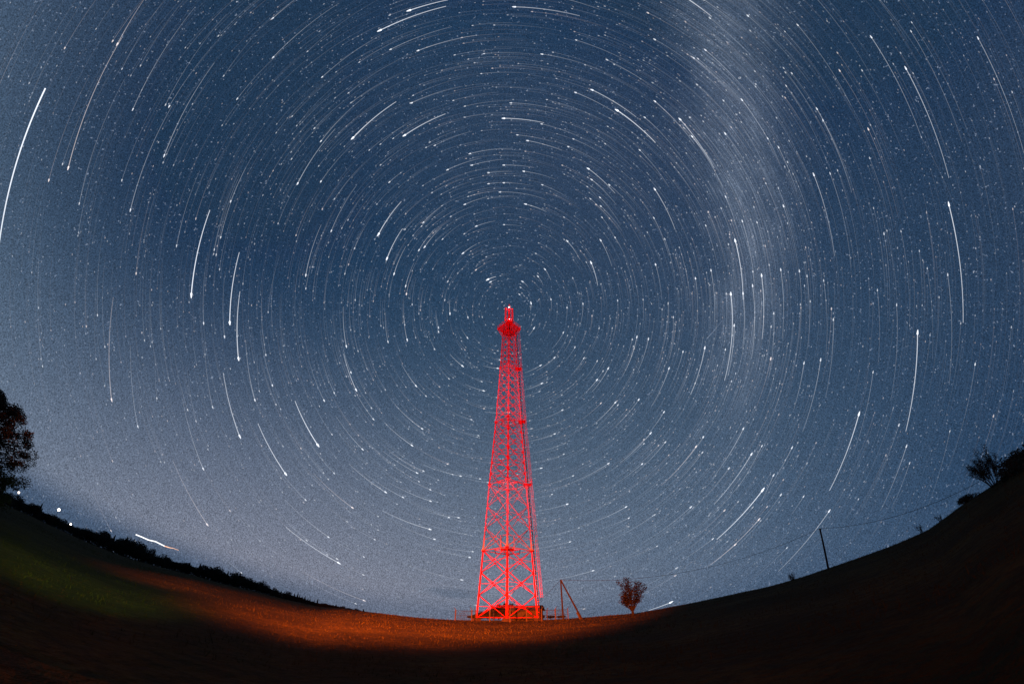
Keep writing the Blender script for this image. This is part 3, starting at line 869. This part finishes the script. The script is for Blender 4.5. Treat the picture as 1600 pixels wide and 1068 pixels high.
# wavy streak of light low over the forest
pts = [(212, 834.5), (222, 838.5), (232, 843), (243, 845.5), (250, 849), (257, 852.5), (265, 855), (271, 856), (279, 859)]
wd = [1.9, 1.9, 1.9, 1.9, 1.9, 1.6, 1.1, .7, .4]; vc = []
mb = MB()
P = [pdir(*p) * 700 for p in pts]
for k in range(len(P) - 1):
    for s in range(4):
        a = P[k].lerp(P[k + 1], s / 4); b = P[k].lerp(P[k + 1], (s + 1) / 4)
        mb.tube(a, b, wd[k] * 700 / 900 * .62, (wd[k] * (3 - s) + wd[k + 1] * (s + 1)) / 4 * 700 / 900 * .62, 6, cap=False)
        vc += [((1, 1, 1) if k < 5 else (.9, .5, .32), 24)]
o = mb.build('light_streak', attr_mat('streak_glow', 1.6, False))
ca = o.data.color_attributes.new('glow', 'FLOAT_COLOR', 'CORNER')
arr = []
for c, n in vc: arr += [c[0], c[1], c[2], 1] * n
ca.data.foreach_set('color', arr)
tag(o, 'thin wavy white streak of light hanging low above the forest edge', 'light streak')

# ------------------------------------------------------------------ star trails on the celestial sphere
CAT = """71 138 -4 405 3|107 261 190 60 1.5 r|184 68 228 -5 1.3 r|208 170 305 11 1|257 242 335 98 1.2|204 327 269 165 1.1|124 317 195 123 .8|299 459 328 328 2.3
359 503 374 394 2.1|372.5 559 375 455 1.9|174 623 177 464 1.3 r|398 624 384 530 1.1|374 680 349 582 1.6|317 731 285 623 1|445.7 739 403 661 1.8|496 694 461 626 2
550 792 490 739 1.1 r|602 768 545 724 1.2|671 826 597 797 1.3|1483 321 1505 504 1.9|1433.7 521 1415.5 673 1.9|1341.7 648 1296 766 1.8|1149 377 1161 468 1.8
1190 431 1190.7 529.5 1.5|1528.7 61 1600 240 1.2|1416 108 1482.7 278 1.5|1362 59 1439 213 1.2|1272 274 1304 400 1.3|1277 171 1331 301 1|1190.7 766.5 1120 842 2
1173.7 709.7 1116 787 1.4|1101 544 1079 616 1.4|595 47 697 10 1.9|641 16 700 0 1.9|654 79 746 55 1.2|633 211 696 178 1.8|552 215 619 159 1.9|788 185 850 192 1.6|926 141 994 183 1.5
965 173 1024 223 2|805 11 906 25 1.4|1023.7 296.5 1055 359 1.4|924 411 934 446 1.5|191 107 255 2 .6|220 102 287 0 .6|290 74 355 5 .4|259 163 354 22 .7|301 162 338 110 .4|350 118 398 55 .6
335 389 373 270 .7|338 397 375 272 .7|345 370 384 262 .9|276 383 312 267 .8|427 28 460 0 1|427.5 89 530 5 1|481 80 590 0 .5|504 120 595 55 .9|562 97 655 48 .6|611 77 706 42 1
545 145 640 85 .6|711 86 800 76 .6|757 84 843 86 .7|739 40 800 36 .5|709 157 780 144 .6|727 166 800 157 .7|799 161 866 170 .9|672 222 730 199 .6|680 227 738 205 .8|735 240 800 232 1
738 258 787 249 1|700 265 752 247 1|788 258 835 262 1|595 225 655 180 .6|615 216 675 178 .6|646 149 720 122 .6|502 220 570 151 1|465.5 286 524 201 1.3|464 196 540 120 .5
901 63 987 100 .8|949 94 1028 143 .8|864.5 82 950 110 .5|870 123 960 160 .4|900 145 967 180 1.1|855 156 920 178 .5|847 194 905 214 .8|809 211 864 222 .8|825 220 878 235 1.1
950 198 1012 262 .5|1000 235 1045 292 .9|946 225 992 266 .6|920 264 961 302 1.4|1008 184 1064 245 .9|1024 159 1085 225 1.2|1063 187 1116 263 1.5|1078 184 1130 260 .7|1082 214 1129 292 1.2
1103 79 1180 160 1|1160 157 1200 218 1.1|1131 158 1190 250 .7|1156 177 1205 255 .5|1181 136 1240 225 .5|1180 112 1238 190 .5|1081 89 1150 150 .4|1074 -2 1112 26 1.8|1110 29 1195 112 .8
1100 0 1164 50 .9|882 -2 937 15 .9|1247 40 1330 165 .9|1227 50 1310 165 .5|1225 107 1295 225 .6|1229 135 1293 255 .7|1276 -2 1365 125 .7|1424 50 1503 222 .8|1425 36 1510 200 .6|1375 0 1440 90 .6
1535 0 1600 125 .5|1217 231 1245 300 .9|1200 217 1219 257 .8|1309 267 1341 399 .6|1297.5 272 1330 418 .8|1386 361 1402 480 .5|1408 362 1421 515 .6|1449 420 1457 560 .6|1481 430 1483 601 .9
1371 454 1372 570 .7|1401 477 1392 625 .8|1302 500 1290 620 .9|1287 439 1290 560 .7|1261 432 1262 545 .7|1220 422 1222 529 1.1|1209 490 1201 590 .9|1257 447 1257 540 .5
822 319 854 331 1.2|848 289 886 308 .8|925 281 963 320 1|938 309 969 350 .8|923 311 955 345 .7|918 292 950 330 .5|941 340 965 380 .7|939 376 956 416 1.1|887 377 906 405 1.1|1022 341 1045 400 .8
1039 374 1055 440 .7|1103 353 1120 410 .8|1111 423 1116 503 1|1142 460 1132 594 1.7|1147 509 1138 585 1.2|1161 459 1160 545 1.1|1176 447 1174 560 1.2|1160 346 1178 440 1|1183 348 1199 430 .8
1134 308 1155 370 .9|1052 496 1046 560 .7|911 475 906 510 .8|861 468 861 486 .8|852 421 861 438 1|841 432 849 446 .9|817 440 825 448 1|830 474 829 484 1.2|812 460 816 466 .7|1044 474 1042 530 .6
995 527 979 575 1.1|1013 530 995 583 1|936 513 922 548 .6|834 513 826 524 1|880 520 862 545 .8|764 270 800 268 .9|764 287 800 285 .9|782 300 853 312 .9|727 319 764 307 1|745 353 774 345 1
726 365 745 353 .6|724 395 745 381 1.2|664 385 690 355 1.2|655 390 680 357 1|662 347 694 319 1|659 353 688 325 .6|692 373 720 350 .7|592 365 627 315 1.8|605 403 629 357 1.7|616 427 634 385 1.2
634 446 647 410 1|644 475 650 435 .6|518 360 557 290 1|544 343 570 300 .5|478 429 502 351 1.2|478 450 500 375 .7|555 468 565 410 .6|539 427 560 365 .6|419 487 437 400 .5|700 439 711 419 .7
703 489 703 468 1.1|695 468 700 447 .6|731 495 728 485 .8|685 511 681 485 .8|636 530 631 492 1.1|606 533 602 488 .9|730 527 721 513 .8|609 284 630 267 .9|763 436 775 432 1.6|767 440 776 436 1
541 540 536.5 479 1.2|556 608 537 552 1.4|649.5 602 627.5 568.5 1.1|722 571 703 553 1.2|777 575 755 571 1|755 610 727 600 1|794 644 757 643 1|736 655 700 640 .7|747 680 705 669 .6
643 695 601 660 1.2|659 669 617 632 1|701 591 680 565 .6|522 613 503 560 .8|499 634 482 585 .4|583 654 557 615 .9|566 701 525 650 1|651 738 598 704 1|661 735 608 705 .8|719 743 660 725 .9
629 776 570 739 .9|672 782 609 754 1|477 780 430 725 .8|405 610 402 555 .5|215 665 204 540 .9|332 635 320 534 .8|245 621 242 560 .5|306 657 292 570 .5|323 818 270 719 1.1 r|173 828 145 767 .6 r
512.5 838 445 780 .9|568 869 492 822 .6|528 878 447 823 1.4|526 872 450 817 .7|567 897 528 878 .6|585 842 540 815 .6|542 814 500 780 .5|568 937 472 892 .9 r|555 942 460 895 .6|717 808 650 795 .5
738 861 665 848 .7|377 894 350 871 .7|846 599 818 609 1|866 559 838 579 .9|844 571 820 582 1|898 543 882 565 .7|912 560 892 586 .8|950 576 925 612 1.1|961 629 925 665 1.1|965 633 930 668 .7
1045 576 1018 634 1.1|1037 644 1015 675 1|1016 677 968 723 1.2|1039 691 988 743 .9|1087 698 1033 758 1.2 r|1097 707 1045 765 .8|1161 670 1113 747 1.1|950 724 892 754 1|845 731 825 735 .9
862 772 835 778 .6|977.5 791.7 904 823 1|1190 697 1150 765 .9|1113 842 1060 878 .8|1185 812 1110 882 1.2 r|1148 851 1106 884 1 r|1208 743 1190 782 1|926 891 850 907 .9|890 846 832 857 .8
1047 941 1013 953 1.6|1229 856 1175 905 .6|982 809 940 825 .7|1026 853 950 880 .6|1237 700 1205 756 1|1282 563 1254 674 1.1|1256 568 1240 640 1|1364 582 1332 712 .8|1416 698 1376 797 1
1484 674 1450 790 .6|1421 724 1393 795 .7|1295 799 1216 892 1.3|1255 776 1237 803 .8|1341 780 1322 810 .5|1198 792 1130 860 .6 r|334 396 372 280 .5|1440 215 1500 345 .4|60 480 66 350 .4|64 560 62 450 .4|150 560 152 430 .4|235 540 240 400 .4"""
RS = 6000.0
sv = []; sf = []; scol = []


def ribbon(c0, h0, c1, h1, wpx, col_head, col_tail, nseg, fade=0.0):
    """tapering strip lying on the celestial sphere from (c0,h0) to (c1,h1); wpx is its width in photo pixels"""
    b = len(sv); ww = []
    for k in range(nseg + 1):
        t = k / nseg; c = c0 + (c1 - c0) * t; h = h0 + (h1 - h0) * t
        p = from_equ(c, h); q = from_equ(c + 1e-3, h); n = (q - p).normalized()
        cosz = max(-.3, p.dot(Vector((0, math.cos(TILT), math.sin(TILT))))); sc_ = (1 + cosz) / 2
        hw = wpx / FPX * sc_ / 2 * (1 - .25 * t)
        a = (p - n * hw) * RS; d_ = (p + n * hw) * RS
        sv.append(tuple(a)); sv.append(tuple(d_))
        f_ = 1 - t * fade
        ww.append(tuple((x * (1 - t) + y * t) * f_ for x, y in zip(col_head, col_tail)))
    for k in range(nseg):
        sf.append((b + 2 * k, b + 2 * k + 1, b + 2 * k + 3, b + 2 * k + 2))
        for q in (ww[k], ww[k], ww[k + 1], ww[k + 1]): scol.extend((q[0], q[1], q[2], 1))


def head(c, h, wpx, lpx, col, n=10):
    """the bright knot where the star stood still at the end: wide at its end, drawn out along the trail"""
    p = from_equ(c, h); tn = (from_equ(c, h - 1e-3) - p).normalized(); nn = p.cross(tn).normalized()
    cosz = max(-.3, p.dot(Vector((0, math.cos(TILT), math.sin(TILT))))); k_ = (1 + cosz) / 2 / FPX
    b = len(sv); pts = []
    for i in range(n):
        a = 2 * math.pi * i / n; x = math.cos(a); y = math.sin(a)
        ex = x * (lpx if x > 0 else wpx * .55); ey = y * wpx * .5 * (1 - .35 * max(0, x))
        pts.append((p + tn * ex * k_ + nn * ey * k_) * RS)
    for q in pts: sv.append(tuple(q))
    sf.append(tuple(range(b, b + n)))
    for _ in range(n): scol.extend((col[0], col[1], col[2], 1))


WH = (.92, .95, 1.0); PK = (1.0, .86, .80)
sgn = 1
for row in CAT.replace('\n', '|').split('|'):
    q = row.split()
    if len(q) < 5: continue
    hx, hy, tx, ty, mg = map(float, q[:5]); c = PK if len(q) > 5 else WH
    c0, h0 = equ(pdir(hx, hy)); c1, h1 = equ(pdir(tx, ty))
    if h1 - h0 > math.pi: h1 -= 2 * math.pi
    if h1 - h0 < -math.pi: h1 += 2 * math.pi
    sgn = 1 if h1 > h0 else -1
    wl = .60 + .35 * mg; I = min(1.2, .03 + .21 * mg ** 1.9)
    if mg > 2.5: wl = 2.2
    ribbon(c0, h0, c1, h1, wl, tuple(x * I for x in c), tuple(x * I * .8 for x in c), 16, .15 if mg > 1.3 else .4)
    if mg < 2.9: head(c0, h0, .95 + 1.1 * min(mg, 2.1), 1.5 + 2.3 * min(mg, 2.1) * (1.2 if c0 > .8 else .8), tuple(x * min(1.25, .30 + .5 * mg) for x in c))
# faint field stars
NF = 4900; k = 0
while k < NF:
    v = Vector(rng.normal(size=3)).normalized()
    if v.z < -.02 or v.dot(Vector((0, math.cos(TILT), math.sin(TILT)))) < .0: continue
    m_ = abs(v.dot(MWN)); dens = (.42 + .28 * max(0, v.dot(POLE)) ** 4) + .9 * math.exp(-(m_ / .16) ** 2) * (1 if v.x > 0 else 0)
    if rng.random() > dens: continue
    k += 1
    c, h = equ(v); mg = .10 + .055 * (rng.random() + .012) ** -.62
    mg = min(mg, .8); ext = min(1, .35 + v.z * 2.2)
    col = WH if rng.random() < .75 else PK
    L = R(13.2) * sgn
    nr = max(0., min(1., (1.1 - c) / .8))
    if rng.random() < .45 + .5 * nr or mg > .35: ribbon(c, h, c + rng.normal() * .0005, h + L, .8, tuple(x * max(mg, .2) * (.20 + .11 * nr) * ext for x in col), tuple(x * max(mg, .2) * (.15 + .09 * nr) * ext for x in col), 8 if c > .15 else 6, .55)
    head(c, h, 1.5 + 1.3 * mg, 1.5 + 1.9 * mg * (1 if c < .7 else 1.8), tuple(x * mg * 1.1 * ext for x in col), 6)
# faint meteor
a_, b_ = pdir(1104, 529), pdir(1128, 501)
c0, h0 = equ(a_); c1, h1 = equ(b_); ribbon(c0, h0, c1, h1, .9, (.22, .25, .3), (.1, .1, .12), 6, .2)
me = bpy.data.meshes.new('sky'); me.from_pydata(sv, [], sf); me.update()
ca = me.color_attributes.new('glow', 'FLOAT_COLOR', 'CORNER'); ca.data.foreach_set('color', scol)
me.materials.append(attr_mat('star_glow', 1.0))
o = bpy.data.objects.new('sky', me); COL.objects.link(o)
tag(o, 'night sky full of star trails circling the celestial pole above the tower', kind='structure')
print('forest trees', cnt, 'star faces', len(sf))
